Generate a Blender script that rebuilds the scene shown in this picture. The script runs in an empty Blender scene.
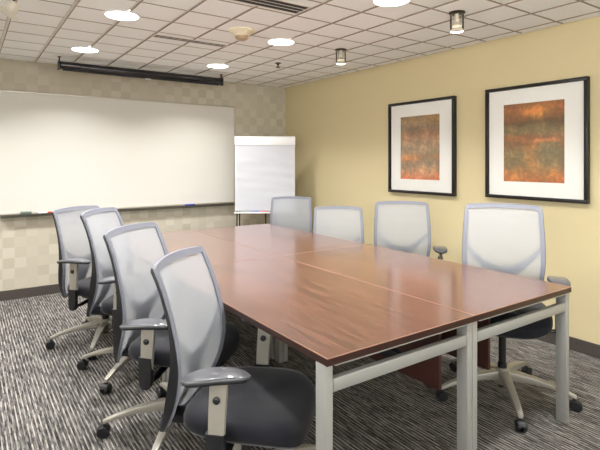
import bpy, bmesh, math, random
from mathutils import Vector, Matrix
random.seed(7)
C = bpy.context.scene.collection
S = bpy.context.scene
PI = math.pi

# ------------------------------------------------------------------ layout
F, YAW, HY, CH = 483.34, 0.6068, 161.16, 1.4064
XW, YB, HC = 3.72, 5.716, 2.434           # right wall, back wall, ceiling
XL, YF = -1.3, -2.3                        # left wall, wall behind the camera
TX0, TXS, TX1 = 1.011, 1.826, 2.669
TY0, TYS, TY1 = 1.295, 2.90, 4.469
TZ = 0.735

# ------------------------------------------------------------------ materials
def lin(c):
    return tuple(((v/255)/12.92 if v/255 <= 0.04045 else ((v/255+0.055)/1.055)**2.4) for v in c)
def nodes(name):
    m = bpy.data.materials.new(name); m.use_nodes = True
    nt = m.node_tree; b = nt.nodes['Principled BSDF']
    return m, nt, b
def N(nt, t, **k):
    n = nt.nodes.new(t)
    for a, v in k.items(): setattr(n, a, v)
    return n
def math_(nt, op, a, b=None, c=None):
    n = N(nt, 'ShaderNodeMath', operation=op)
    for i, v in enumerate((a, b, c)):
        if v is None: continue
        if isinstance(v, (int, float)): n.inputs[i].default_value = v
        else: nt.links.new(v, n.inputs[i])
    return n.outputs[0]
def ramp(nt, fac, stops, interp='LINEAR'):
    r = N(nt, 'ShaderNodeValToRGB'); r.color_ramp.interpolation = interp
    e = r.color_ramp.elements
    while len(e) < len(stops): e.new(0.5)
    for i, (p, c) in enumerate(stops):
        e[i].position = p; e[i].color = (*lin(c), 1)
    nt.links.new(fac, r.inputs[0]); return r.outputs[0]
def mixc(nt, fac, a, b, mode='MIX'):
    n = N(nt, 'ShaderNodeMix', data_type='RGBA', blend_type=mode)
    for i, v in ((0, fac), (6, a), (7, b)):
        if isinstance(v, (int, float)): n.inputs[i].default_value = v
        elif isinstance(v, tuple): n.inputs[i].default_value = (*v, 1)
        else: nt.links.new(v, n.inputs[i])
    return n.outputs[2]
def plain(name, rgb, rough=0.5, metal=0.0, var=0.06, scale=30, bump=0.0, spec=0.5, coat=0.0):
    m, nt, b = nodes(name)
    tc = N(nt, 'ShaderNodeTexCoord'); no = N(nt, 'ShaderNodeTexNoise')
    no.inputs['Scale'].default_value = scale; no.inputs['Detail'].default_value = 4
    nt.links.new(tc.outputs['Object'], no.inputs['Vector'])
    c = lin(rgb); d = tuple(v*(1-var) for v in c); l = tuple(min(1, v*(1+var)) for v in c)
    nt.links.new(mixc(nt, no.outputs[0], d, l), b.inputs['Base Color'])
    b.inputs['Roughness'].default_value = rough; b.inputs['Metallic'].default_value = metal
    b.inputs['Specular IOR Level'].default_value = spec; b.inputs['Coat Weight'].default_value = coat
    if bump:
        bp = N(nt, 'ShaderNodeBump'); bp.inputs['Strength'].default_value = bump; bp.inputs['Distance'].default_value = 0.002
        nt.links.new(no.outputs[0], bp.inputs['Height']); nt.links.new(bp.outputs[0], b.inputs['Normal'])
    return m
M = {}
M['yellow_wall'] = plain('yellow wall paint', (211, 197, 157), 0.6, var=0.015, scale=3, bump=0.05, spec=0.3)
M['beige_wall'] = plain('beige wall paint', (214, 204, 180), 0.6, var=0.02, scale=3)
M['baseboard'] = plain('baseboard vinyl', (74, 68, 64), 0.45, var=0.05)
M['tile'] = plain('ceiling tile', (241, 242, 242), 0.9, var=0.07, scale=160, bump=0.35, spec=0.1)
M['tee'] = plain('ceiling grid', (232, 228, 222), 0.5, var=0.03)
M['gap'] = plain('tile edge', (165, 152, 140), 0.8, var=0.03)
M['frame_black'] = plain('picture frame black', (22, 20, 20), 0.35, var=0.1)
M['mat_board'] = plain('mat board', (240, 240, 238), 0.75, var=0.01)
M['board'] = plain('whiteboard enamel', (216, 214, 208), 0.35, var=0.01, scale=2, spec=0.4)
M['alu'] = plain('brushed aluminium', (196, 190, 180), 0.35, 0.6, var=0.04, scale=60)
M['alu_tray'] = plain('tray metal', (120, 118, 108), 0.4, 0.5, var=0.04)
M['paper'] = plain('flip chart paper', (244, 245, 250), 0.7, var=0.01)
M['white_plastic'] = plain('white plastic', (236, 236, 238), 0.4, var=0.01)
M['screen_case'] = plain('screen housing', (14, 16, 24), 0.22, 0.0, var=0.1, coat=0.5)
M['chair_grey'] = plain('pale grey frame plastic', (120, 123, 135), 0.5, var=0.02)
M['brace'] = plain('slate grey brace plastic', (66, 68, 82), 0.5, var=0.02)
M['chair_black'] = plain('black plastic', (24, 25, 29), 0.45, var=0.15)
M['seat_fabric'] = plain('dark seat fabric', (17, 17, 26), 0.8, var=0.25, scale=220, bump=0.3, spec=0.3)
M['seat_fabric'].node_tree.nodes['Principled BSDF'].inputs['Sheen Weight'].default_value = 0.2
M['seat_fabric'].node_tree.nodes['Principled BSDF'].inputs['Sheen Roughness'].default_value = 0.4
M['pad'] = plain('arm pad', (74, 76, 82), 0.32, var=0.06, coat=0.6)
M['silver'] = plain('warm silver', (164, 160, 151), 0.38, 0.3, var=0.03, scale=50)
M['table_steel'] = plain('silver powder coat', (158, 158, 155), 0.4, 0.25, var=0.03, scale=60)
M['band'] = plain('dark table edge', (50, 27, 21), 0.35, var=0.1)
M['lip'] = plain('tan table lip', (160, 124, 104), 0.35, var=0.03)
M['modesty'] = plain('brown modesty panel', (60, 30, 24), 0.45, var=0.15, scale=14)
M['cream'] = plain('cream plastic', (226, 216, 190), 0.45, var=0.02)
M['lens_brown'] = plain('sensor lens', (176, 150, 122), 0.3, var=0.1, scale=200)
M['dark_metal'] = plain('dark bronze metal', (58, 50, 42), 0.35, 0.7, var=0.1)
M['off_white'] = plain('off white metal', (212, 204, 190), 0.4, var=0.03)
M['blue'] = plain('blue marker', (70, 90, 190), 0.4); M['red'] = plain('red marker', (205, 70, 60), 0.4)
M['green'] = plain('green marker', (112, 132, 120), 0.4); M['felt'] = plain('eraser felt', (90, 98, 96), 0.8)
M['vent_dark'] = plain('vent slot', (24, 21, 20), 0.7); M['vent_white'] = plain('vent frame', (216, 210, 202), 0.5)

def emit(name, strength, col=(1, 0.97, 0.92)):
    m, nt, b = nodes(name); b.inputs['Base Color'].default_value = (.9, .9, .9, 1)
    b.inputs['Emission Color'].default_value = (*col, 1); b.inputs['Emission Strength'].default_value = strength
    return m
M['lamp'] = emit('lamp lens', 5.0)
M['bulb'] = emit('bulb', 3.0, (1, .9, .75))

def glassy(name, ior, tint, rough=0.02):
    m, nt, b = nodes(name)
    tr = N(nt, 'ShaderNodeBsdfTransparent'); tr.inputs[0].default_value = (*tint, 1)
    gl = N(nt, 'ShaderNodeBsdfGlossy'); gl.inputs['Roughness'].default_value = rough
    fr = N(nt, 'ShaderNodeFresnel'); fr.inputs[0].default_value = ior
    mx = N(nt, 'ShaderNodeMixShader')
    nt.links.new(fr.outputs[0], mx.inputs[0]); nt.links.new(tr.outputs[0], mx.inputs[1]); nt.links.new(gl.outputs[0], mx.inputs[2])
    nt.links.new(mx.outputs[0], nt.nodes['Material Output'].inputs[0]); return m
M['pane'] = glassy('picture glass', 1.25, (.98, .98, .97), 0.05)
M['cyl_glass'] = glassy('clear lamp glass', 1.25, (.97, .965, .955), 0.05)

# wallpaper with tone-on-tone squares
def wallpaper():
    m, nt, b = nodes('checked wallpaper')
    tc = N(nt, 'ShaderNodeTexCoord'); sp = N(nt, 'ShaderNodeSeparateXYZ'); nt.links.new(tc.outputs['Object'], sp.inputs[0])
    x = math_(nt, 'FLOOR', math_(nt, 'DIVIDE', sp.outputs[0], 0.105)); z = math_(nt, 'FLOOR', math_(nt, 'DIVIDE', sp.outputs[2], 0.105))
    cb = N(nt, 'ShaderNodeCombineXYZ'); nt.links.new(x, cb.inputs[0]); nt.links.new(z, cb.inputs[1])
    wn = N(nt, 'ShaderNodeTexWhiteNoise'); nt.links.new(cb.outputs[0], wn.inputs[0])
    par = math_(nt, 'MODULO', math_(nt, 'ABSOLUTE', math_(nt, 'ADD', x, z)), 2.0)
    f = math_(nt, 'ADD', math_(nt, 'MULTIPLY', wn.outputs[0], 0.6), math_(nt, 'MULTIPLY', par, 0.4))
    no = N(nt, 'ShaderNodeTexNoise'); no.inputs['Scale'].default_value = 60; nt.links.new(tc.outputs['Object'], no.inputs[0])
    f2 = math_(nt, 'ADD', math_(nt, 'MULTIPLY', f, 0.85), math_(nt, 'MULTIPLY', no.outputs[0], 0.15))
    nt.links.new(ramp(nt, f2, [(0, (182, 175, 157)), (0.5, (194, 187, 171)), (1, (205, 199, 185))]), b.inputs['Base Color'])
    b.inputs['Roughness'].default_value = 0.55
    return m
M['wallpaper'] = wallpaper()

# carpet: narrow broken streaks that run along the room
def carpet():
    m, nt, b = nodes('streaked carpet')
    tc = N(nt, 'ShaderNodeTexCoord'); sp = N(nt, 'ShaderNodeSeparateXYZ'); nt.links.new(tc.outputs['Object'], sp.inputs[0])
    def layer(w, ln, seed):
        r = math_(nt, 'FLOOR', math_(nt, 'DIVIDE', sp.outputs[0], w))
        wr = N(nt, 'ShaderNodeTexWhiteNoise', noise_dimensions='1D'); nt.links.new(math_(nt, 'ADD', r, seed), wr.inputs['W'])
        y = math_(nt, 'FLOOR', math_(nt, 'ADD', math_(nt, 'DIVIDE', sp.outputs[1], ln), math_(nt, 'MULTIPLY', wr.outputs[0], 13.0)))
        cb = N(nt, 'ShaderNodeCombineXYZ'); nt.links.new(r, cb.inputs[0]); nt.links.new(y, cb.inputs[1]); cb.inputs[2].default_value = seed
        wn = N(nt, 'ShaderNodeTexWhiteNoise'); nt.links.new(cb.outputs[0], wn.inputs[0]); return wn.outputs[0], wr.outputs[0]
    a, ar = layer(0.0068, 0.075, 1.0); c, cr = layer(0.0034, 0.04, 5.0)
    no = N(nt, 'ShaderNodeTexNoise'); no.inputs['Scale'].default_value = 300; no.inputs['Detail'].default_value = 2; nt.links.new(tc.outputs['Object'], no.inputs[0])
    par = math_(nt, 'MODULO', math_(nt, 'ADD', math_(nt, 'FLOOR', math_(nt, 'DIVIDE', sp.outputs[0], 0.0068)), 1000.0), 3.0)
    par = math_(nt, 'MULTIPLY', math_(nt, 'GREATER_THAN', par, 1.5), 0.26)
    f = math_(nt, 'ADD', math_(nt, 'MULTIPLY', a, 0.30), math_(nt, 'MULTIPLY', c, 0.24))
    f = math_(nt, 'ADD', f, par)
    f = math_(nt, 'ADD', f, math_(nt, 'MULTIPLY', no.outputs[0], 0.18))
    nt.links.new(ramp(nt, f, [(0.16, (36, 35, 36)), (0.36, (74, 72, 71)), (0.52, (108, 105, 102)), (0.80, (166, 161, 155))]), b.inputs['Base Color'])
    b.inputs['Roughness'].default_value = 0.95; b.inputs['Specular IOR Level'].default_value = 0.1
    bp = N(nt, 'ShaderNodeBump'); bp.inputs['Strength'].default_value = 0.5; bp.inputs['Distance'].default_value = 0.004
    nt.links.new(f, bp.inputs['Height']); nt.links.new(bp.outputs[0], b.inputs['Normal'])
    return m
M['carpet'] = carpet()

def wood():
    m, nt, b = nodes('reddish laminate')
    tc = N(nt, 'ShaderNodeTexCoord'); mp = N(nt, 'ShaderNodeMapping'); mp.inputs['Scale'].default_value = (44, 2.2, 10)
    nt.links.new(tc.outputs['Object'], mp.inputs[0])
    n1 = N(nt, 'ShaderNodeTexNoise'); n1.inputs['Scale'].default_value = 1.0; n1.inputs['Detail'].default_value = 6; n1.inputs['Distortion'].default_value = 0.12
    nt.links.new(mp.outputs[0], n1.inputs[0])
    mp2 = N(nt, 'ShaderNodeMapping'); mp2.inputs['Scale'].default_value = (160, 5, 10); nt.links.new(tc.outputs['Object'], mp2.inputs[0])
    n2 = N(nt, 'ShaderNodeTexNoise'); n2.inputs['Scale'].default_value = 1.0; n2.inputs['Detail'].default_value = 3; nt.links.new(mp2.outputs[0], n2.inputs[0])
    f = math_(nt, 'ADD', math_(nt, 'MULTIPLY', n1.outputs[0], 0.5), math_(nt, 'MULTIPLY', n2.outputs[0], 0.5))
    nt.links.new(ramp(nt, f, [(0.38, (68, 40, 31)), (0.5, (93, 56, 43)), (0.62, (118, 76, 60))]), b.inputs['Base Color'])
    b.inputs['Roughness'].default_value = 0.26; b.inputs['Specular IOR Level'].default_value = 0.9; b.inputs['Coat Weight'].default_value = 0.8; b.inputs['Coat Roughness'].default_value = 0.15
    return m
M['wood'] = wood()

def mesh_fabric():
    m, nt, b = nodes('chair mesh')
    b.inputs['Base Color'].default_value = (*lin((222, 225, 232)), 1); b.inputs['Roughness'].default_value = 0.6
    tc = N(nt, 'ShaderNodeTexCoord'); no = N(nt, 'ShaderNodeTexNoise'); no.inputs['Scale'].default_value = 250; nt.links.new(tc.outputs['Object'], no.inputs[0])
    nt.links.new(mixc(nt, no.outputs[0], lin((172, 176, 184)), lin((200, 204, 210))), b.inputs['Base Color'])
    tl = N(nt, 'ShaderNodeBsdfTranslucent'); tl.inputs[0].default_value = (*lin((228, 230, 235)), 1)
    m1 = N(nt, 'ShaderNodeMixShader'); m1.inputs[0].default_value = 0.35
    nt.links.new(b.outputs[0], m1.inputs[1]); nt.links.new(tl.outputs[0], m1.inputs[2])
    tr = N(nt, 'ShaderNodeBsdfTransparent'); m2 = N(nt, 'ShaderNodeMixShader'); m2.inputs[0].default_value = 0.48
    nt.links.new(m1.outputs[0], m2.inputs[1]); nt.links.new(tr.outputs[0], m2.inputs[2])
    nt.links.new(m2.outputs[0], nt.nodes['Material Output'].inputs[0]); return m
M['mesh'] = mesh_fabric()

def art(name, z0, z1, yc, stops, blobs):
    # local coordinates of the print: y across (centre 0), z up from the frame's lower edge
    m, nt, b = nodes(name)
    tc = N(nt, 'ShaderNodeTexCoord'); sp = N(nt, 'ShaderNodeSeparateXYZ'); nt.links.new(tc.outputs['Object'], sp.inputs[0])
    mp = N(nt, 'ShaderNodeMapping'); mp.inputs['Scale'].default_value = (1, 4, 8); nt.links.new(tc.outputs['Object'], mp.inputs[0])
    def noise(vec, sc, det, rough=.6, dist=0.0):
        n = N(nt, 'ShaderNodeTexNoise'); n.inputs['Scale'].default_value = sc; n.inputs['Detail'].default_value = det
        n.inputs['Roughness'].default_value = rough; n.inputs['Distortion'].default_value = dist; nt.links.new(vec, n.inputs[0]); return n.outputs[0]
    n1 = noise(mp.outputs[0], 0.8, 8, .62, 0.8); n2 = noise(tc.outputs['Object'], 34, 6); n3 = noise(tc.outputs['Object'], 8, 5, .6, .5)
    v = math_(nt, 'DIVIDE', math_(nt, 'SUBTRACT', z1, sp.outputs[2]), z1-z0)
    f = math_(nt, 'ADD', v, math_(nt, 'MULTIPLY', math_(nt, 'SUBTRACT', n1, 0.5), 0.22))
    col = ramp(nt, f, stops)
    for (by, bz, ry, rz, c, amt) in blobs:
        dy = math_(nt, 'POWER', math_(nt, 'ABSOLUTE', math_(nt, 'DIVIDE', math_(nt, 'SUBTRACT', sp.outputs[1], by), ry)), 2.0)
        dz = math_(nt, 'POWER', math_(nt, 'ABSOLUTE', math_(nt, 'DIVIDE', math_(nt, 'SUBTRACT', sp.outputs[2], bz), rz)), 2.0)
        r2 = math_(nt, 'SUBTRACT', math_(nt, 'ADD', dy, dz), math_(nt, 'MULTIPLY', math_(nt, 'SUBTRACT', n3, 0.5), 3.0))
        g = math_(nt, 'MULTIPLY', math_(nt, 'MINIMUM', 1.0, math_(nt, 'POWER', 2.718, math_(nt, 'MULTIPLY', r2, -1.0))), amt)
        col = mixc(nt, g, col, lin(c))
    col = mixc(nt, 0.6, col, ramp(nt, n2, [(0.36, (112, 100, 90)), (0.5, (150, 146, 138)), (0.66, (212, 200, 180))]), 'OVERLAY')
    col = mixc(nt, 0.55, col, ramp(nt, n3, [(0.38, (116, 106, 98)), (0.5, (148, 144, 138)), (0.60, (206, 186, 158))]), 'OVERLAY')
    col = mixc(nt, 0.13, col, lin((238, 206, 160)))
    nt.links.new(col, b.inputs['Base Color']); b.inputs['Roughness'].default_value = 0.6
    return m
A0, A1 = 1.225-1.083, 1.857-1.083
M['art_far'] = art('muted abstract print', A0, A1, 0, [(0.0, (168, 142, 108)), (0.10, (176, 152, 128)), (0.18, (140, 128, 118)), (0.30, (196, 146, 116)), (0.42, (186, 160, 142)), (0.55, (176, 160, 142)), (0.66, (214, 152, 98)), (0.76, (172, 150, 134)), (0.88, (196, 148, 122)), (1.0, (216, 104, 72))],
    [(-.16, A1-.05, .08, .06, (170, 128, 62), .7), (.0, A0+.06, .09, .07, (240, 206, 160), .8), (-.1, A0+.2, .10, .06, (150, 150, 140), .7), (.08, A1-.15, .12, .04, (122, 112, 106), .6)])
B0, B1 = 1.24-1.098, 1.873-1.098
M['art_near'] = art('rust and sage abstract print', B0, B1, 0, [(0.0, (158, 88, 48)), (0.10, (190, 112, 58)), (0.19, (150, 84, 48)), (0.25, (84, 58, 40)), (0.31, (128, 116, 88)), (0.39, (132, 126, 96)), (0.44, (164, 92, 56)), (0.53, (150, 88, 58)), (0.60, (134, 124, 98)), (0.78, (146, 128, 98)), (0.88, (190, 124, 66)), (1.0, (198, 104, 48))],
    [(-.02, B1-.07, .09, .05, (240, 178, 92), .85), (-.20, B1-.16, .10, .07, (96, 62, 40), .7), (.20, B1-.10, .07, .05, (96, 60, 42), .6), (-.13, B0+.27, .10, .10, (130, 138, 116), .75),
     (.02, B0+.18, .05, .10, (222, 156, 82), .8), (.18, B0+.26, .08, .09, (140, 128, 98), .5), (-.12, B1-.30, .13, .015, (232, 150, 100), .7), (.13, B0+.05, .06, .05, (200, 150, 90), .5)])

# ------------------------------------------------------------------ mesh helpers
def bm_new(): return bmesh.new()
def box(bm, x0, x1, y0, y1, z0, z1, mat=None):
    vs = [bm.verts.new((x, y, z)) for x in (x0, x1) for y in (y0, y1) for z in (z0, z1)]
    if mat is not None:
        for v in vs: v.co = mat @ v.co
    for f in ((0,1,3,2),(4,6,7,5),(0,4,5,1),(2,3,7,6),(0,2,6,4),(1,5,7,3)): bm.faces.new([vs[i] for i in f])
    return vs
def bevel(bm, w, seg=2, ang=0.6):
    bmesh.ops.recalc_face_normals(bm, faces=bm.faces)
    es = [e for e in bm.edges if e.is_manifold and e.calc_face_angle(0) > ang]
    if es: bmesh.ops.bevel(bm, geom=es, offset=w, segments=seg, profile=0.5, affect='EDGES', clamp_overlap=True)
def lathe(bm, prof, n=24, center=(0,0,0), mat=None, cap=True):
    rings = []
    for r, z in prof:
        rings.append([bm.verts.new((center[0]+r*math.cos(2*PI*i/n), center[1]+r*math.sin(2*PI*i/n), center[2]+z)) for i in range(n)])
    for a, b in zip(rings, rings[1:]):
        for i in range(n): bm.faces.new((a[i], a[(i+1)%n], b[(i+1)%n], b[i]))
    if cap:
        bm.faces.new(rings[0][::-1]); bm.faces.new(rings[-1])
    if mat is not None:
        for rg in rings:
            for v in rg: v.co = mat @ v.co
def loft(bm, secs, closed_ring=True, cap=True):
    rings = [[bm.verts.new(p) for p in s] for s in secs]
    n = len(rings[0])
    for a, b in zip(rings, rings[1:]):
        for i in range(n if closed_ring else n-1): bm.faces.new((a[i], a[(i+1)%n], b[(i+1)%n], b[i]))
    if cap: bm.faces.new(rings[0][::-1]); bm.faces.new(rings[-1])
    return rings
def tube(bm, pts, rad, n=8, flat=1.0, up=Vector((0,0,1))):
    pts = [Vector(p) for p in pts]; secs = []
    for i, p in enumerate(pts):
        t = (pts[min(i+1, len(pts)-1)]-pts[max(i-1, 0)]).normalized()
        s = t.cross(up)
        if s.length < 1e-4: s = Vector((1,0,0))
        s.normalize(); u = s.cross(t).normalized(); r = rad[i] if isinstance(rad, (list, tuple)) else rad
        secs.append([p + s*r*math.cos(2*PI*k/n) + u*r*flat*math.sin(2*PI*k/n) for k in range(n)])
    loft(bm, secs)
def rrect(w, h, r, n=4):
    out = []
    for cx, cy, a0 in ((w-r, h-r, 0), (-w+r, h-r, PI/2), (-w+r, -h+r, PI), (w-r, -h+r, 1.5*PI)):
        for i in range(n+1): a = a0+PI/2*i/n; out.append((cx+r*math.cos(a), cy+r*math.sin(a)))
    return out
def obj(name, bm, mat, parent=None, smooth=True, ang=0.7):
    bmesh.ops.recalc_face_normals(bm, faces=bm.faces)
    me = bpy.data.meshes.new(name); bm.to_mesh(me); bm.free()
    for mm in (mat if isinstance(mat, (list, tuple)) else [mat]): me.materials.append(mm)
    if smooth:
        me.polygons.foreach_set('use_smooth', [True]*len(me.polygons))
        try: me.set_sharp_from_angle(angle=ang)
        except Exception: pass
    o = bpy.data.objects.new(name, me); C.objects.link(o)
    if parent: o.parent = parent
    return o
def tag(o, label, cat, group=None):
    o['label'] = label; o['category'] = cat
    if group: o['group'] = group
    return o
def thing(name, label, cat, loc=(0,0,0), rotz=0, group=None):
    o = bpy.data.objects.new(name, None); C.objects.link(o); o.location = loc; o.rotation_euler = (0, 0, rotz)
    o.empty_display_size = 0.1
    return tag(o, label, cat, group)
def struct(name, bm, mat, smooth=False):
    o = obj(name, bm, mat, None, smooth); o['kind'] = 'structure'; return o
def bx(*a, bev=0.0, seg=2):
    bm = bm_new(); box(bm, *a)
    if bev: bevel(bm, bev, seg)
    return bm

# ------------------------------------------------------------------ room shell
struct('floor', bx(XL, XW, YF, YB, -0.05, 0), M['carpet'])
struct('wall_back', bx(XL, XW, YB, YB+0.1, 0, HC+0.06), M['wallpaper'])
struct('wall_right', bx(XW, XW+0.1, YF, YB+0.1, 0, HC+0.06), M['yellow_wall'])
# the two unseen walls have invented glazed openings, added to bring in fill light
def holed(fix, a0, a1, z0, z1, axis):
    bm = bm_new()
    def b(u0, u1, w0, w1):
        if axis == 'x': box(bm, u0, u1, fix[0], fix[1], w0, w1)
        else: box(bm, fix[0], fix[1], u0, u1, w0, w1)
    lo, hi = (XL, XW) if axis == 'x' else (YF, YB+0.1)
    b(lo, a0, 0, HC+.06); b(a1, hi, 0, HC+.06); b(a0, a1, 0, z0); b(a0, a1, z1, HC+.06)
    return bm
def added_glazing(n, fix, a0, a1, z0, z1, axis, mullions):
    bm = bm_new(); m0, m1 = fix[0]+.025, fix[1]-.025; f = .05
    def b(u0, u1, w0, w1, p0=m0, p1=m1, B=None):
        B = B or bm
        if axis == 'x': box(B, u0, u1, p0, p1, w0, w1)
        else: box(B, p0, p1, u0, u1, w0, w1)
    b(a0, a1, z0, z0+f); b(a0, a1, z1-f, z1); b(a0, a0+f, z0+f, z1-f); b(a1-f, a1, z0+f, z1-f)
    for k in range(1, mullions+1):
        c = a0+(a1-a0)*k/(mullions+1); b(c-f/2, c+f/2, z0+f, z1-f)
    w = struct('added_window_%d' % n, bm, M['alu'])  # made-up unseen opening, lets world light in to lift ceiling and upright faces
    g = bm_new(); c = (m0+m1)/2; b(a0+f, a1-f, z0+f, z1-f, c-.003, c+.003, g); obj('glass', g, M['pane'], w, smooth=False)
struct('wall_left', holed((XL-0.1, XL), -1.9, 2.6, 0.95, 2.36, 'y'), M['beige_wall'])
struct('wall_front', holed((YF-0.1, YF), XL+.3, XW-.3, 0.95, 2.36, 'x'), M['beige_wall'])
added_glazing(1, (XL-0.1, XL), -1.9, 2.6, 0.95, 2.36, 'y', 3)
added_glazing(2, (YF-0.1, YF), XL+.3, XW-.3, 0.95, 2.36, 'x', 3)
for nm, a in (('baseboard_back', (XL, XW-0.012, YB-0.012, YB, 0, 0.098)), ('baseboard_right', (XW-0.012, XW, YF, YB, 0, 0.098)),
              ('baseboard_left', (XL, XL+0.012, YF, YB-0.012, 0, 0.098)), ('baseboard_front', (XL+0.012, XW-0.012, YF, YF+0.012, 0, 0.098))):
    struct(nm, bx(*a, bev=0.004), M['baseboard'])
# ceiling: grid plane, with bevelled tiles that sit a little lower
LX = [0.265+0.331*k for k in range(-4, 11)]; LY = [2.498+0.3255*k for k in range(-14, 10)]
lights = [(x, y) for x in (-0.42, 0.912, 2.238) for y in (4.78, 3.51, 2.20, 0.92) if (x, y) != (-0.42, 2.20) and (x, y) != (-0.42, 0.92) and (x, y) != (0.912, 0.92)]
bm = bm_new(); box(bm, XL, XW, YF, YB, HC+0.010, HC+0.06)
nb = len(bm.faces)
gx = sorted([XL]+[x for x in LX if XL+.03 < x < XW-.03]+[XW]); gy = sorted([YF]+[y for y in LY if YF+.03 < y < YB-.03]+[YB])
def tile(x0, x1, y0, y1):
    b = 0.004
    lo = [(x0+b, y0+b), (x1-b, y0+b), (x1-b, y1-b), (x0+b, y1-b)]; hi = [(x0, y0), (x1, y0), (x1, y1), (x0, y1)]
    L = [bm.verts.new((x, y, HC)) for x, y in lo]; Hm = [bm.verts.new((x, y, HC+b*.6)) for x, y in hi]; H = [bm.verts.new((x, y, HC+0.011)) for x, y in hi]
    f = bm.faces.new(L); f.material_index = 1
    for A, B, mi in ((L, Hm, 2), (Hm, H, 2)):
        for i in range(4): g = bm.faces.new((A[i], A[(i+1)%4], B[(i+1)%4], B[i])); g.material_index = mi
for i in range(len(gx)-1):
    for j in range(len(gy)-1):
        ex0 = 0.03 if i == 0 else 0.010; ex1 = 0.03 if i == len(gx)-2 else 0.010
        ey0 = 0.03 if j == 0 else 0.006; ey1 = 0.03 if j == len(gy)-2 else 0.006
        tile(gx[i]+ex0, gx[i+1]-ex1, gy[j]+ey0, gy[j+1]-ey1)
ce = struct('ceiling', bm, [M['tee'], M['tile'], M['gap']])

# ------------------------------------------------------------------ ceiling fittings
def arealight(x, y, z, r, power, spread, col=(1, 0.985, 0.96)):
    l = bpy.data.lights.new('downlight_lamp', 'AREA'); l.shape = 'DISK'; l.size = 2*r; l.energy = power; l.color = col; l.spread = spread
    o = bpy.data.objects.new('downlight_lamp', l); C.objects.link(o); o.location = (x, y, z); return o
POWER = 15
LBL = {(0.912, 3.51): 'large round recessed downlight above the left chairs, nearest at upper left', (0.912, 4.78): 'round recessed downlight just above the left end of the projection screen',
       (2.238, 4.78): 'round recessed downlight just above the right end of the projection screen', (2.238, 3.51): 'round recessed downlight beside the cream ceiling sensor',
       (2.238, 2.20): 'round recessed downlight cut by the top edge near the two pictures'}
for (x, y) in lights:
    vis = (x, y) in LBL
    t = thing('downlight', LBL.get((x, y), 'round recessed ceiling downlight outside the picture, x %s y %s' % (x, y)), 'ceiling light', (x, y, HC), 0, 'round recessed downlights')
    if not vis: t['label'] = 'round recessed ceiling downlight outside the picture'
    bm = bm_new(); lathe(bm, [(0.112, -0.001), (0.126, 0.0), (0.126, -0.004), (0.118, -0.007), (0.112, -0.006), (0.112, -0.001)], 40, cap=False); obj('trim_ring', bm, M['white_plastic'], t)
    bm = bm_new(); lathe(bm, [(0.0005, -0.0045), (0.113, -0.0045), (0.113, -0.002), (0.0005, -0.002)], 40); obj('lens', bm, M['lamp'], t)
    a = arealight(0, 0, -0.0075, 0.105, POWER, math.radians(128)); a.parent = t; a.name = 'lamp'

def slot_vent(x0, x1, y0, y1, slots, label):
    t = thing('ceiling_vent', label, 'vent', ((x0+x1)/2, (y0+y1)/2, HC), 0)
    w, d = (x1-x0)/2, (y1-y0)/2
    obj('backing', bx(-w+.004, w-.004, -d+.004, d-.004, -0.003, -0.0005), M['vent_dark'], t)
    n = slots; fr = bm_new()
    box(fr, -w, w, -d, -d+0.012, -0.005, -0.0005); box(fr, -w, w, d-0.012, d, -0.005, -0.0005)
    box(fr, -w, -w+0.012, -d+0.012, d-0.012, -0.005, -0.0005); box(fr, w-0.012, w, -d+0.012, d-0.012, -0.005, -0.0005)
    obj('frame', fr, M['vent_white'], t)
    step = (2*d-0.024)/n
    for i in range(1, n):
        y = -d+0.012+step*i
        obj('slat', bx(-w+0.012, w-0.012, y-0.0035, y+0.0035, -0.0045, -0.001), M['vent_white'], t)
slot_vent(1.262, 1.915, 3.87, 3.965, 2, 'narrow linear slot vent in ceiling between the projection screen and camera')
slot_vent(1.262, 1.90, 2.60, 2.78, 3, 'wide multi-slot air grille in ceiling at the top edge')

t = thing('occupancy_sensor', 'round cream ceiling sensor with a brown domed lens', 'sensor', (1.79, 3.38, HC))
bm = bm_new(); lathe(bm, [(0.105, 0), (0.105, -0.006), (0.098, -0.014), (0.075, -0.022), (0.06, -0.045), (0.056, -0.047)], 32); obj('base', bm, M['cream'], t)
bm = bm_new(); lathe(bm, [(0.054, -0.047), (0.052, -0.06), (0.04, -0.074), (0.02, -0.082), (0.002, -0.084)], 24); obj('lens', bm, M['lens_brown'], t)

t = thing('sprinkler', 'small dark fire sprinkler head on ceiling near the back corner', 'sprinkler', (2.697, 4.289, HC))
bm = bm_new(); lathe(bm, [(0.034, 0), (0.034, -0.004), (0.012, -0.008), (0.012, -0.022), (0.006, -0.024), (0.006, -0.045)], 16); obj('body', bm, M['dark_metal'], t)
bm = bm_new(); lathe(bm, [(0.004, -0.045), (0.024, -0.046), (0.024, -0.049), (0.004, -0.05)], 16); obj('deflector', bm, M['dark_metal'], t)

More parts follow.
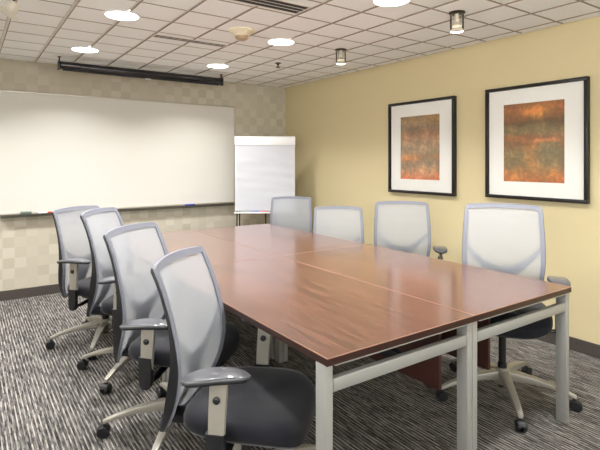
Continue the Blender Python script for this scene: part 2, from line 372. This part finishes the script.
def glass_lamp(x, y, label):
    t = thing('glass_ceiling_lamp', label, 'ceiling light', (x, y, HC), 0, 'clear glass cylinder lamps')
    bm = bm_new(); lathe(bm, [(0.056, 0), (0.056, -0.004), (0.050, -0.010), (0.03, -0.012)], 32); obj('canopy', bm, M['dark_metal'], t)
    bm = bm_new(); lathe(bm, [(0.046, -0.012), (0.046, -0.130), (0.042, -0.130), (0.042, -0.014)], 32, cap=False)
    obj('glass_shade', bm, M['cyl_glass'], t)
    bm = bm_new(); lathe(bm, [(0.0455, -0.122), (0.047, -0.124), (0.047, -0.132), (0.041, -0.132), (0.041, -0.124)], 32, cap=False); obj('shade_rim', bm, M['off_white'], t)
    bm = bm_new(); lathe(bm, [(0.016, -0.012), (0.016, -0.045), (0.026, -0.052), (0.026, -0.070)], 20); obj('socket', bm, M['off_white'], t)
    bm = bm_new(); lathe(bm, [(0.018, -0.070), (0.030, -0.085), (0.031, -0.098), (0.02, -0.100)], 20); obj('bulb', bm, M['off_white'], t)
    a = arealight(0, 0, -0.102, 0.026, 2.0, math.radians(120)); a.parent = t; a.name = 'lamp'
glass_lamp(2.845, 3.44, 'clear glass cylinder lamp on dark canopy, farther one, nearest the room corner')
glass_lamp(2.795, 2.125, 'clear glass cylinder lamp on dark ceiling canopy, nearer one above the gap between pictures')

t = thing('ceiling_spotlight', 'off-white spotlight with flared disc hanging from ceiling at top left corner', 'ceiling light', (0.245, 3.40, HC))
bm = bm_new(); lathe(bm, [(0.055, 0), (0.055, -0.008), (0.045, -0.014), (0.012, -0.016)], 24); obj('canopy', bm, M['off_white'], t)
bm = bm_new(); lathe(bm, [(0.009, -0.014), (0.009, -0.075)], 12); obj('stem', bm, M['dark_metal'], t)
R_ = Matrix.Translation((-0.01, 0, -0.105)) @ Matrix.Rotation(math.radians(28), 4, 'Y')
bm = bm_new(); lathe(bm, [(0.012, 0.045), (0.03, 0.04), (0.034, 0.0), (0.034, -0.03)], 24, mat=R_); obj('lamp_housing', bm, M['off_white'], t)
bm = bm_new(); lathe(bm, [(0.034, -0.028), (0.06, -0.034), (0.064, -0.040), (0.055, -0.042), (0.03, -0.036)], 28, mat=R_); obj('flared_disc', bm, M['off_white'], t)

# projection screen housing
t = thing('projection_screen', 'rolled-up projection screen in long glossy black housing below the ceiling', 'projection screen', (1.635, 5.25, 2.352))
bm = bm_new(); lathe(bm, [(0.034, -0.865), (0.040, -0.86), (0.040, 0.86), (0.034, 0.865)], 28, mat=Matrix.Rotation(PI/2, 4, 'Y')); obj('housing', bm, M['screen_case'], t)
for s in (-1, 1):
    bm = bm_new(); box(bm, s*0.866, s*0.885, -0.036, 0.036, -0.05, 0.044); bevel(bm, 0.006); e = obj('end_cap', bm, M['screen_case'], t)
    bm = bm_new(); box(bm, s*0.870-0.006, s*0.870+0.006, -0.008, 0.008, 0.044, HC-2.352); box(bm, s*0.87-0.014, s*0.87+0.014, -0.02, 0.02, HC-2.352-0.006, HC-2.352); obj('hanger', bm, M['dark_metal'], t)
bm = bm_new(); box(bm, -0.84, 0.84, -0.012, 0.012, -0.052, -0.040); bevel(bm, .004); obj('pull_bar', bm, M['chair_black'], t)
bm = bm_new(); box(bm, -0.03, 0.03, -0.016, 0.004, -0.062, -0.050); bevel(bm, .003); obj('pull_handle', bm, M['white_plastic'], t)

# ------------------------------------------------------------------ whiteboard
WX0, WX1, WZ0, WZ1 = -0.75, 2.919, 0.862, 2.126
t = thing('whiteboard', 'long wide whiteboard with thin aluminium frame on the checked back wall', 'whiteboard', ((WX0+WX1)/2, YB, WZ0))
w = (WX1-WX0)/2; h = WZ1-WZ0
obj('writing_surface', bx(-w+.008, w-.008, -0.018, -0.002, .008, h-.008), M['board'], t, smooth=False)
bm = bm_new(); th = 0.022
box(bm, -w, w, -0.024, 0, h-.018, h); box(bm, -w, w, -0.024, 0, 0, .018)
box(bm, -w, -w+.018, -0.024, 0, .018, h-.018); box(bm, w-.018, w, -0.024, 0, .018, h-.018)
bevel(bm, .003); obj('frame', bm, M['alu'], t)
bm = bm_new()
prof = [(0, -0.002), (-0.07, -0.010), (-0.085, -0.004), (-0.088, 0.002), (-0.082, 0.002), (-0.068, -0.004), (-0.025, -0.0005), (0, -0.0005)]
prof = [(y, z) for y, z in prof]
xa, xb = 0.30-(WX0+WX1)/2, w-.004
loft(bm, [[(x, y, z-.001) for y, z in prof] for x in (xa, xb)]); box(bm, xa, xb, -0.03, 0, -0.032, -0.010); obj('tray', bm, M['alu_tray'], t)
def marker(x, y, z, rot, body, cap, label, group, r=0.009, L=0.13):
    t = thing('marker_pen', label, 'marker', (x, y, z+r+.0012), rot, group)
    Rm = Matrix.Rotation(PI/2, 4, 'Y')
    bm = bm_new(); lathe(bm, [(r*.8, -L/2), (r, -L/2+.004), (r, L*.18)], 14, mat=Rm); obj('barrel', bm, M[body], t)
    bm = bm_new(); lathe(bm, [(r*1.05, L*.18), (r*1.05, L*.46), (r*.8, L/2)], 14, mat=Rm); obj('cap', bm, M[cap], t)
def traypt(px): # x on the back wall tray for a photo column
    k = (px-300)/F; Y = YB-0.05
    return Y*(math.sin(YAW)+k*math.cos(YAW))/(math.cos(YAW)-k*math.sin(YAW)), Y
tray_z = WZ0-.0015
t = thing('whiteboard_eraser', 'small grey-green eraser on whiteboard tray at far left', 'eraser', (traypt(26)[0], YB-.052, tray_z+0.001))
obj('handle', bx(-.05, .05, -.016, .016, .014, .03, bev=.004), M['green'], t); obj('felt', bx(-.05, .05, -.016, .016, 0, .014, bev=.002), M['felt'], t)
marker(traypt(45)[0], YB-.052, tray_z-0.0005, 0, 'white_plastic', 'red', 'marker with red cap on whiteboard tray beside the leftmost chair', 'tray markers')
marker(traypt(190)[0], YB-.052, tray_z-0.0005, 0, 'blue', 'blue', 'blue marker on whiteboard tray toward its right end', 'tray markers')

# ------------------------------------------------------------------ flip chart
Rv = Vector((math.cos(YAW), -math.sin(YAW), 0)); Fv = Vector((math.sin(YAW), math.cos(YAW), 0))
def cam2w(l, d, z): p = Rv*l+Fv*d; return (p.x, p.y, z)
fd = 6.0; fl = (265-300)/F*fd
px_, py_, _ = cam2w(fl, fd, 0)
t = thing('flip_chart_easel', 'white flip chart easel with paper pad standing in the back corner', 'flip chart', (px_, py_, 0), -YAW)
hw = 0.372
obj('board', bx(-hw, hw, -0.012, 0.012, 0.79, 1.71, bev=0.005), M['white_plastic'], t)
obj('clamp_bar', bx(-hw-.003, hw+.003, -0.034, -0.012, 1.60, 1.712, bev=0.008), M['white_plastic'], t)
# wavy paper pad
bm = bm_new(); nx, nz = 36, 48; g = []
for j in range(nz+1):
    row = []
    for i in range(nx+1):
        x = -hw+.014+(2*hw-.028)*i/nx; z = 0.80+(1.592-0.80)*j/nz
        k = math.sin(PI*j/nz)
        wv = 0.0018*k*math.sin(z*42+3.2*math.sin(x*5+z*3)+x*6) + 0.0015*k*math.sin(z*17-x*9) + 0.0011*k*abs(math.sin(z*31+2.5*math.sin(x*4+z*2)))**0.5*math.sin(z*60+x*5)
        row.append(bm.verts.new((x, -0.024-wv, z)))
    g.append(row)
for j in range(nz):
    for i in range(nx): bm.faces.new((g[j][i], g[j][i+1], g[j+1][i+1], g[j+1][i]))
r = bmesh.ops.solidify(bm, geom=bm.faces[:], thickness=0.006)
obj('paper_pad', bm, M['paper'], t)
bm = bm_new(); box(bm, -hw, hw, -0.075, 0.01, 0.765, 0.772); box(bm, -hw, hw, -0.079, -0.073, 0.765, 0.785); bevel(bm, .002); obj('tray', bm, M['white_plastic'], t)
for s in (-1, 1):
    for off in (0.0, 0.028):
        bm = bm_new(); tube(bm, [(s*(hw-.035-off), 0.02, 1.2), (s*(hw-.02-off), -0.02 if off == 0 else .03, 0.4), (s*(hw-.0-off), -0.06 if off == 0 else .06, 0.012)], 0.0085, 10); obj('leg', bm, M['chair_black'], t)
bm = bm_new(); tube(bm, [(0, 0.03, 1.5), (0, 0.13, 0.7), (0, 0.20, 0.012)], 0.009, 10); obj('leg', bm, M['chair_black'], t)
def on_tray(px, col, label, L):
    l = (px-300)/F*(fd-.045); x, y, _ = cam2w(l, fd-.045, 0)
    marker(x, y, 0.772, -YAW, col, col, label, 'flip chart markers', L=L)
on_tray(246, 'green', 'dark green marker on flip chart tray, leftmost there', .12)
on_tray(255.5, 'blue', 'blue marker in the middle of flip chart tray', .10)
on_tray(264, 'red', 'red marker on flip chart tray beside the chair back', .10)

# ------------------------------------------------------------------ pictures
def picture(y0, y1, z0, z1, ay0, ay1, az0, az1, artm, label):
    t = thing('framed_picture', label, 'picture', (XW-0.003, (y0+y1)/2, z0), 0, 'framed abstract prints')
    cy = (y0+y1)/2; w = (y1-y0)/2; h = z1-z0; b = 0.027; D = 0.042
    bm = bm_new()
    box(bm, -D, 0, -w, w, h-b, h); box(bm, -D, 0, -w, w, 0, b); box(bm, -D, 0, -w, -w+b, b, h-b); box(bm, -D, 0, w-b, w, b, h-b)
    bevel(bm, .003); obj('frame', bm, M['frame_black'], t)
    obj('backing', bx(-0.012, -0.002, -w+b, w-b, b, h-b), M['frame_black'], t)
    # mat with a real window
    bm = bm_new(); a0, a1, c0, c1 = ay0-cy, ay1-cy, az0-z0, az1-z0; x0, x1 = -0.020, -0.0165
    box(bm, x0, x1, -w+b, w-b, c1, h-b); box(bm, x0, x1, -w+b, w-b, b, c0); box(bm, x0, x1, -w+b, a0, c0, c1); box(bm, x0, x1, a1, w-b, c0, c1)
    obj('mat', bm, M['mat_board'], t, smooth=False)
    bm = bm_new(); box(bm, -0.0155, -0.0125, a0-.01, a1+.01, c0-.01, c1+.01); o = obj('print', bm, artm, t, smooth=False)
    bm = bm_new(); vs = [bm.verts.new(p) for p in ((-0.030, -w+b, b), (-0.030, w-b, b), (-0.030, w-b, h-b), (-0.030, -w+b, h-b))]; bm.faces.new(vs)
    bmesh.ops.solidify(bm, geom=bm.faces[:], thickness=0.002)
    obj('glass', bm, M['pane'], t, smooth=False)
    return z0
picture(2.827, 3.664, 1.083, 2.007, 3.008, 3.507, 1.225, 1.857, M['art_far'], 'black framed abstract print in muted grey and pink, left of the two')
picture(1.674, 2.506, 1.098, 2.019, 1.847, 2.346, 1.24, 1.873, M['art_near'], 'black framed abstract print in rust orange and sage, right of the two')

# ------------------------------------------------------------------ tables
def table(x0, x1, y0, y1, label, panel_x, front):
    t = thing('conference_table', label, 'table', ((x0+x1)/2, (y0+y1)/2, 0), 0, 'four pushed-together tables')
    w, d = (x1-x0)/2, (y1-y0)/2; cx, cy = (x0+x1)/2, (y0+y1)/2
    g = 0.0012
    obj('tabletop', bx(-w+g+.003, w-g-.003, -d+g+.003, d-g-.003, TZ-.027, TZ), M['wood'], t, smooth=False)
    bm = bm_new(); a, b = w-g, d-g
    for z0, z1 in ((TZ-.0285, TZ-.0035),):
        box(bm, -a, a, -b, -b+.003, z0, z1); box(bm, -a, a, b-.003, b, z0, z1); box(bm, -a, -a+.003, -b+.003, b-.003, z0, z1); box(bm, a-.003, a, -b+.003, b-.003, z0, z1)
    obj('edge_band', bm, M['band'], t, smooth=False)
    bm = bm_new(); z0, z1, q = TZ-.0035, TZ+.0004, .0015
    box(bm, -a, a, -b, -b+q, z0, z1); box(bm, -a, a, b-q, b, z0, z1); box(bm, -a, -a+q, -b+q, b-q, z0, z1); box(bm, a-q, a, -b+q, b-q, z0, z1)
    obj('edge_lip', bm, M['lip'], t, smooth=False)
    lw, ld = 0.034, 0.056
    for sy in (-1, 1):
        ye = sy*(d-0.012)
        ya, yb_ = sorted((ye, ye-sy*ld))
        for sx in (-1, 1):
            xe = sx*(w-0.0015); xa_, xb_ = sorted((xe, xe-sx*lw))
            obj('leg', bx(xa_, xb_, ya, yb_, 0.004, TZ-.0285, bev=.0025), M['table_steel'], t)
        y2a, y2b = sorted((ye+sy*(-.001), ye-sy*0.028))
        obj('end_rail', bx(-w+.004+lw, w-.004-lw, y2a, y2b, 0.606, 0.652, bev=.002), M['table_steel'], t)
        y3a, y3b = sorted((ye+sy*0.009, ye-sy*0.05))
        obj('support_bar', bx(-w+.004+lw, w-.004-lw, y3a, y3b, TZ-.0345, TZ-.0287), M['table_steel'], t)
    obj('cross_beam', bx(-0.02, 0.02, -d+.045, d-.045, 0.615, 0.650, bev=.002), M['chair_black'], t)
    px = panel_x-cx
    obj('modesty_panel', bx(px-.009, px+.009, -d+.10, d-.10, 0.40, TZ-.029, bev=.001), M['modesty'], t)
table(TX0, TXS, TY0, TYS, 'brown laminate table with silver legs, near left of the four joined tables', 1.72, True)
table(TXS, TX1, TY0, TYS, 'brown laminate table with silver legs, near right of the four joined tables', 2.08, True)
table(TX0, TXS, TYS, TY1, 'brown laminate table, far left of four joined, below the whiteboard', 1.72, False)
table(TXS, TX1, TYS, TY1, 'brown laminate table, far right of four joined, in front of the flip chart', 2.08, False)

# ------------------------------------------------------------------ chair prototype (faces +Y, origin on the floor under the column)
PROF = [(0.335, -0.350, 0.085), (0.37, -0.325, 0.120), (0.42, -0.290, 0.165), (0.48, -0.255, 0.202), (0.56, -0.225, 0.226), (0.66, -0.212, 0.240),
        (0.76, -0.224, 0.243), (0.86, -0.248, 0.241), (0.94, -0.275, 0.237), (1.00, -0.299, 0.234), (1.045, -0.320, 0.230)]
def cat(p0, p1, p2, p3, t): return 0.5*((2*p1)+(-p0+p2)*t+(2*p0-5*p1+4*p2-p3)*t*t+(-p0+3*p1-3*p2+p3)*t**3)
def prof(z):
    P = PROF
    if z <= P[0][0]: return P[0][1], P[0][2]
    if z >= P[-1][0]: return P[-1][1], P[-1][2]
    for i in range(len(P)-1):
        if P[i][0] <= z <= P[i+1][0]:
            t = (z-P[i][0])/(P[i+1][0]-P[i][0]); a = P[max(i-1, 0)]; d = P[min(i+2, len(P)-1)]
            return cat(a[1], P[i][1], P[i+1][1], d[1], t), cat(a[2], P[i][2], P[i+1][2], d[2], t)
def S_(u, z, off=0.0):           # point on the curved back: u in -1..1 across, z height, off = behind the front face
    y, w = prof(z)
    return Vector((u*w, y+0.036*u*u-off, z))
def outline(z, u, inset):  # helper: u scaled so the border has a constant width
    y, w = prof(z); return u*(1-inset/w)
ZB, ZT = 0.337, 1.043
def crown(u): return 0.010*(1-u*u) - 0.010*(max(0, abs(u)-0.90)/0.10)**2
def grid_patch(bm, fn, nu, nv, th):
    fr = [[bm.verts.new(fn(i/nu, j/nv, 0)) for i in range(nu+1)] for j in range(nv+1)]
    bk = [[bm.verts.new(fn(i/nu, j/nv, th)) for i in range(nu+1)] for j in range(nv+1)]
    for j in range(nv):
        for i in range(nu):
            bm.faces.new((fr[j][i], fr[j][i+1], fr[j+1][i+1], fr[j+1][i])); bm.faces.new((bk[j][i+1], bk[j][i], bk[j+1][i], bk[j+1][i+1]))
    for j in range(nv):
        bm.faces.new((fr[j][0], fr[j+1][0], bk[j+1][0], bk[j][0])); bm.faces.new((fr[j+1][nu], fr[j][nu], bk[j][nu], bk[j+1][nu]))
    for i in range(nu):
        bm.faces.new((fr[0][i+1], fr[0][i], bk[0][i], bk[0][i+1])); bm.faces.new((fr[nv][i], fr[nv][i+1], bk[nv][i+1], bk[nv][i]))
def pt(u, v, off):   # u,v in 0..1 over the whole back
    uu = 2*u-1; z = ZB+(ZT-ZB)*v; p = S_(uu, z, off); p.z += crown(uu)*v**8; return p
def make_chair():
    t = thing('office_chair', '', 'chair')
    # seat: layered rounded outline
    def seat_out(s, dz, yo=0):
        out = []
        for k in range(40):
            a = 2*PI*k/40; c, sn = math.cos(a), math.sin(a); n = 4.2
            x = 0.262*math.copysign(abs(c)**(2/n), c); y = 0.245*math.copysign(abs(sn)**(2/n), sn)
            x *= 1-0.10*max(0, -y/0.245)
            yy = y*s+0.03; zz = dz
            f = max(0, (y*s-0.10)/0.145); b_ = 0
            zz -= 0.040*f*f; zz += 0.0*b_
            zz += 0.010*(x/0.26)**2
            out.append((x*s, yy, zz))
        return out
    bm = bm_new()
    loft(bm, [seat_out(.55, .404), seat_out(.86, .405), seat_out(.95, .412), seat_out(1.0, .430), seat_out(1.0, .455), seat_out(.975, .474), seat_out(.93, .484), seat_out(.80, .489), seat_out(.5, .486), seat_out(.15, .485)])
    obj('seat', bm, M['seat_fabric'], t)
    obj('mechanism', bx(-.10, .10, -.14, .10, .355, .402, bev=.012), M['chair_black'], t)
    bm = bm_new(); box(bm, -.045, .045, -.36, -.12, .352, .385); bevel(bm, .01); obj('back_support', bm, M['chair_black'], t)
    # back: mesh, frame, dark edge, brace
    bm = bm_new(); ins = 0.012
    def fm(u, v, off):
        z = ZB+.012+(ZT-ZB-.024)*v; y, w = prof(z); uu = (2*u-1)*(1-ins/w); p = S_(uu, z, 0.006+off); p.z += crown(uu)*v**8; return p
    grid_patch(bm, fm, 14, 34, 0.003); obj('backrest_mesh', bm, M['mesh'], t)
    bw = 0.025
    bm = bm_new()
    def rim(side):
        def f(u, v, off):
            z = ZB+(ZT-ZB)*v; y, w = prof(z); b = bw*(1.0 if v > .12 else 1.0)/w
            uu = side*(1-b*u); p = S_(uu, z, off); p.z += crown(uu)*v**8; return p
        return f
    grid_patch(bm, rim(-1), 3, 34, 0.012); grid_patch(bm, rim(1), 3, 34, 0.012)
    def top(u, v, off):
        y, w = prof(ZT); uu = (2*u-1)*(1-.0*bw/w); z = ZT-0.026*(1-v); p = S_(uu, z, off-0.0006); p.z += crown(uu)*((z-ZB)/(ZT-ZB))**8; return p
    grid_patch(bm, top, 20, 2, 0.0125); 
    def bot(u, v, off): return S_((2*u-1), ZB+0.03*v, off-0.0006)
    grid_patch(bm, bot, 8, 2, 0.0125)
    obj('backrest_frame', bm, M['chair_grey'], t)
    bm = bm_new()
    for side in (-1, 1):
        def f(u, v, off, side=side):
            z = ZB+(ZT-ZB-.006)*v; y, w = prof(z); uu = side*(1-0.012*u/w+0.003/w); k = 0.35+1.0*math.exp(-((z-.57)/.17)**2); p = S_(uu, z, 0.0125+off*k); p.z += crown(uu)*v**8; return p
        grid_patch(bm, f, 1, 34, 0.030)
    obj('edge_trim', bm, M['chair_black'], t)
    # brace: smile-shaped band behind the mesh, widening to a spine at the centre
    bm = bm_new()
    def brace(u, v, off):
        uu = (2*u-1); top_z = 0.655+0.150*abs(uu)**2.0; th_ = 0.085-0.055*abs(uu)**1.2
        z = top_z-th_*(1-v); return S_(uu*0.93, z, 0.016+off)
    grid_patch(bm, brace, 26, 4, 0.014)
    obj('lumbar_brace', bm, M['brace'], t)
    bm = bm_new()
    def spine(u, v, off):
        z = 0.345+0.26*v; y, w = prof(z); hwid = 0.055+0.02*v; p = S_((2*u-1)*hwid/w, z, 0.016+off); return p
    grid_patch(bm, spine, 4, 14, 0.016); obj('spine', bm, M['brace'], t)
    # arms
    for s in (-1, 1):
        bm = bm_new()
        secs = []
        for z, yc, hwid, x in ((.455, -.014, .0300, .300), (.50, -.012, .0310, .301), (.58, -.007, .0325, .303), (.63, -.003, .0335, .304), (.652, -.001, .0350, .304)):
            secs.append([(s*x+a, yc+b, z) for a, b in rrect(.011, hwid, .005, 2)])
        loft(bm, secs); post = obj('arm_post', bm, M['silver'], t); post['side'] = s
        bm = bm_new(); lathe(bm, [(.0135, 0), (.0135, .006), (.010, .009), (.002, .0095)], 16, mat=Matrix.Translation((s*.3145, -.008, .588)) @ Matrix.Rotation(s*PI/2, 4, 'Y')); obj('knob', bm, M['chair_black'], post)
        bm = bm_new(); lathe(bm, [(.0135, 0), (.0135, .006), (.010, .009), (.002, .0095)], 16, mat=Matrix.Translation((s*.2915, -.008, .588)) @ Matrix.Rotation(-s*PI/2, 4, 'Y')); obj('knob', bm, M['chair_black'], post)
        bm = bm_new(); secs = []
        for z, k in ((.335, .45), (.342, .75), (.355, .93), (.375, 1), (.44, 1.0), (.482, 1.05)):
            secs.append([(s*.300+a*1.0, -.018+b*k, z) for a, b in rrect(.016, .034, .007, 2)])
        loft(bm, secs); sl = obj('arm_sleeve', bm, M['chair_black'], t)
        bm = bm_new(); tube(bm, [(s*.298, -.005, .365), (s*.24, -.01, .358), (s*.16, -.015, .368), (s*.08, -.02, .378)], [.018, .018, .02, .02], 10, flat=.6); obj('arm_bracket', bm, M['chair_black'], t)
        # pad (local origin at its pivot so that it can swivel)
        pb = bpy.data.objects.new('arm_pad', None)
        bm = bm_new(); secs = []; n = 14
        for i in range(n+1):
            v = i/n; y = -0.118+0.245*v; e = math.sqrt(max(0, 1-abs(2*v-1)**3.2)); hw_ = 0.006+(0.038+0.008*math.sin(v*PI))*e; zc = -0.014*(2*v-1)**2 - 0.004*v; ht = 0.003+0.006*e
            secs.append([(a, y, zc+b) for a, b in rrect(hw_, ht, min(hw_, ht)*.9, 3)])
        loft(bm, secs); p = obj('arm_pad', bm, M['pad'], t); p.location = (s*.300, -.020, .671); p['side'] = s
        bm = bm_new(); secs = []
        for i in range(n+1):
            v = i/n; y = -0.114+0.237*v; e = math.sqrt(max(0, 1-abs(2*v-1)**3.2)); hw_ = 0.006+(0.041+0.008*math.sin(v*PI))*e; zc = -0.014*(2*v-1)**2 - 0.004*v - .006; ht = 0.0075
            secs.append([(a, y, zc+b) for a, b in rrect(hw_+.0008, ht*(.5+.5*e), min(hw_, ht)*.45, 2)])
        loft(bm, secs); q = obj('pad_base', bm, M['chair_black'], p)
        bpy.data.objects.remove(pb)
    # base (own rotation)
    bm = bm_new(); lathe(bm, [(.026, .06), (.026, .20), (.021, .205), (.021, .36)], 20); obj('gas_column', bm, M['chair_black'], t)
    bm = bm_new(); lathe(bm, [(.03, .075), (.05, .085), (.055, .12), (.045, .155), (.032, .17), (.028, .172)], 24); obj('hub', bm, M['silver'], t)
    for k in range(5):
        a = 2*PI*k/5
        bm = bm_new(); secs = []
        for rr, zt, th_, hw_ in ((.035, .160, .055, .030), (.10, .155, .045, .026), (.20, .137, .032, .021), (.29, .110, .024, .017), (.335, .092, .022, .015), (.348, .085, .018, .012)):
            secs.append([(rr, yy, zt-th_/2+zz) for yy, zz in rrect(hw_, th_/2, .007, 2)])
        loft(bm, secs); leg = obj('base_leg', bm, M['silver'], t); leg.rotation_euler.z = a; leg['base'] = 1
        bm = bm_new()
        lathe(bm, [(.006, .05), (.006, .082)], 10, center=(.338, 0, 0))
        for sgn in (-1, 1):
            Rm = Matrix.Translation((.345, sgn*.014, .0295)) @ Matrix.Rotation(PI/2, 4, 'X')
            lathe(bm, [(.012, -.0105), (.026, -.010), (.029, -.006), (.029, .006), (.026, .010), (.012, .0105)], 20, mat=Rm)
        hood = []
        for i in range(9):
            b_ = PI*(i/8)*0.9+0.25; hood.append((.345+.031*math.cos(b_), .029+.031*math.sin(b_)))
        rings = loft(bm, [[(x, y, z) for y in (-.010, .010) for (x, z) in ((hx, hz),)]+[(hx-(hx-.345)*.3, y, hz-(hz-.029)*.3) for y in (.010, -.010)] for hx, hz in hood])
        cs = obj('caster', bm, M['chair_black'], leg)
    return t
UPPER = {'seat', 'mechanism', 'back_support', 'backrest_mesh', 'backrest_frame', 'edge_trim', 'lumbar_brace', 'spine', 'arm_post', 'arm_sleeve', 'arm_bracket', 'arm_pad'}
proto = make_chair()
def kids(o): return [c for c in bpy.data.objects if c.parent == o]
tree = [(c, kids(c)) for c in kids(proto)]
used = False
def place_chair(x, y, facing, base_ang, dz, label, pad_in=0.0, back_dz=0.0, arm=0.0, arm_left=None):
    """facing: compass angle clockwise from +Y; base_ang: math angle of one leg from +X."""
    global used
    rz = -math.radians(facing)
    if not used: r = proto; parts = tree; used = True
    else:
        r = proto.copy(); C.objects.link(r); parts = []
        for c, ks in tree:
            d = c.copy(); C.objects.link(d); d.parent = r; kk = []
            for k in ks:
                e = k.copy(); C.objects.link(e); e.parent = d; kk.append(e)
            parts.append((d, kk))
    r.location = (x, y, 0); r.rotation_euler = (0, 0, rz); r['label'] = label; r['group'] = 'mesh-back office chairs around the table'
    n = 0
    for d, _ in parts:
        base = d.name.split('.')[0]
        if base in UPPER:
            d.location = (0, 0, dz)
            if base in ('arm_post', 'arm_sleeve', 'arm_bracket'): d.location.z = dz+((arm if arm_left is None or d['side'] > 0 else arm_left) if base == 'arm_post' else 0)
            if base == 'arm_pad':
                s = d['side']; d.location = (s*.300, -.020, .671+dz+(arm if arm_left is None or s > 0 else arm_left)); d.rotation_euler.z = s*math.radians(pad_in)
            if base in ('backrest_mesh', 'backrest_frame', 'edge_trim', 'lumbar_brace', 'spine'): d.location.z = dz+back_dz
        if base == 'base_leg':
            d.scale = (1.115, 1, 1); d.rotation_euler = (0, 0, math.radians(base_ang)-rz+2*PI*n/5); n += 1
    return r
place_chair(0.955, 1.765, 136, 150, -0.035, 'mesh-back office chair nearest the camera, seat and armrest fully visible, left side', 24, arm=0.018)
place_chair(0.94, 2.455, 139.5, 158, 0.005, 'grey mesh office chair on the left side, directly behind the nearest one', 20, arm=-0.028)
place_chair(0.99, 3.335, 130, 150, 0.005, 'grey mesh office chair on the left side, turned sideways, third back from camera', 20, back_dz=0.02, arm=0.0)
place_chair(0.91, 3.995, 146, 172, -0.015, 'grey mesh office chair farthest back on left side, below the whiteboard tray', 20, arm=0.03)
place_chair(2.65, 1.69, 238, 226, 0.06, 'grey mesh office chair on the right, under the rust orange picture, casters visible', -5, back_dz=0.015, arm=-0.045, arm_left=-0.01)
place_chair(3.022, 2.835, 224, 210, -0.005, 'grey mesh office chair on right side below the muted pink picture', 0, arm=0.02)
place_chair(2.84, 3.455, 217, 200, -0.09, 'low grey mesh office chair on right side, between flip chart and picture', 0)
place_chair(3.0, 4.52, 217, 230, -0.065, 'grey mesh office chair at the far right, overlapping the flip chart', 0)

# ------------------------------------------------------------------ camera, world, view
cam = bpy.data.cameras.new('camera'); co = bpy.data.objects.new('camera', cam); C.objects.link(co); S.camera = co
cam.sensor_width = 36; cam.sensor_fit = 'HORIZONTAL'; cam.lens = F/600*36
cam.shift_y = -(225-HY)/600; cam.clip_start = 0.05
co.location = (0, 0, CH); co.rotation_euler = (PI/2, 0, -YAW)
w = bpy.data.worlds.new('world'); S.world = w; w.use_nodes = True
w.node_tree.nodes['Background'].inputs[0].default_value = (1, 0.99, 0.95, 1); w.node_tree.nodes['Background'].inputs[1].default_value = 4.8
S.view_settings.view_transform = 'Standard'; S.view_settings.look = 'None'; S.view_settings.gamma = 1; S.view_settings.exposure = 0.5
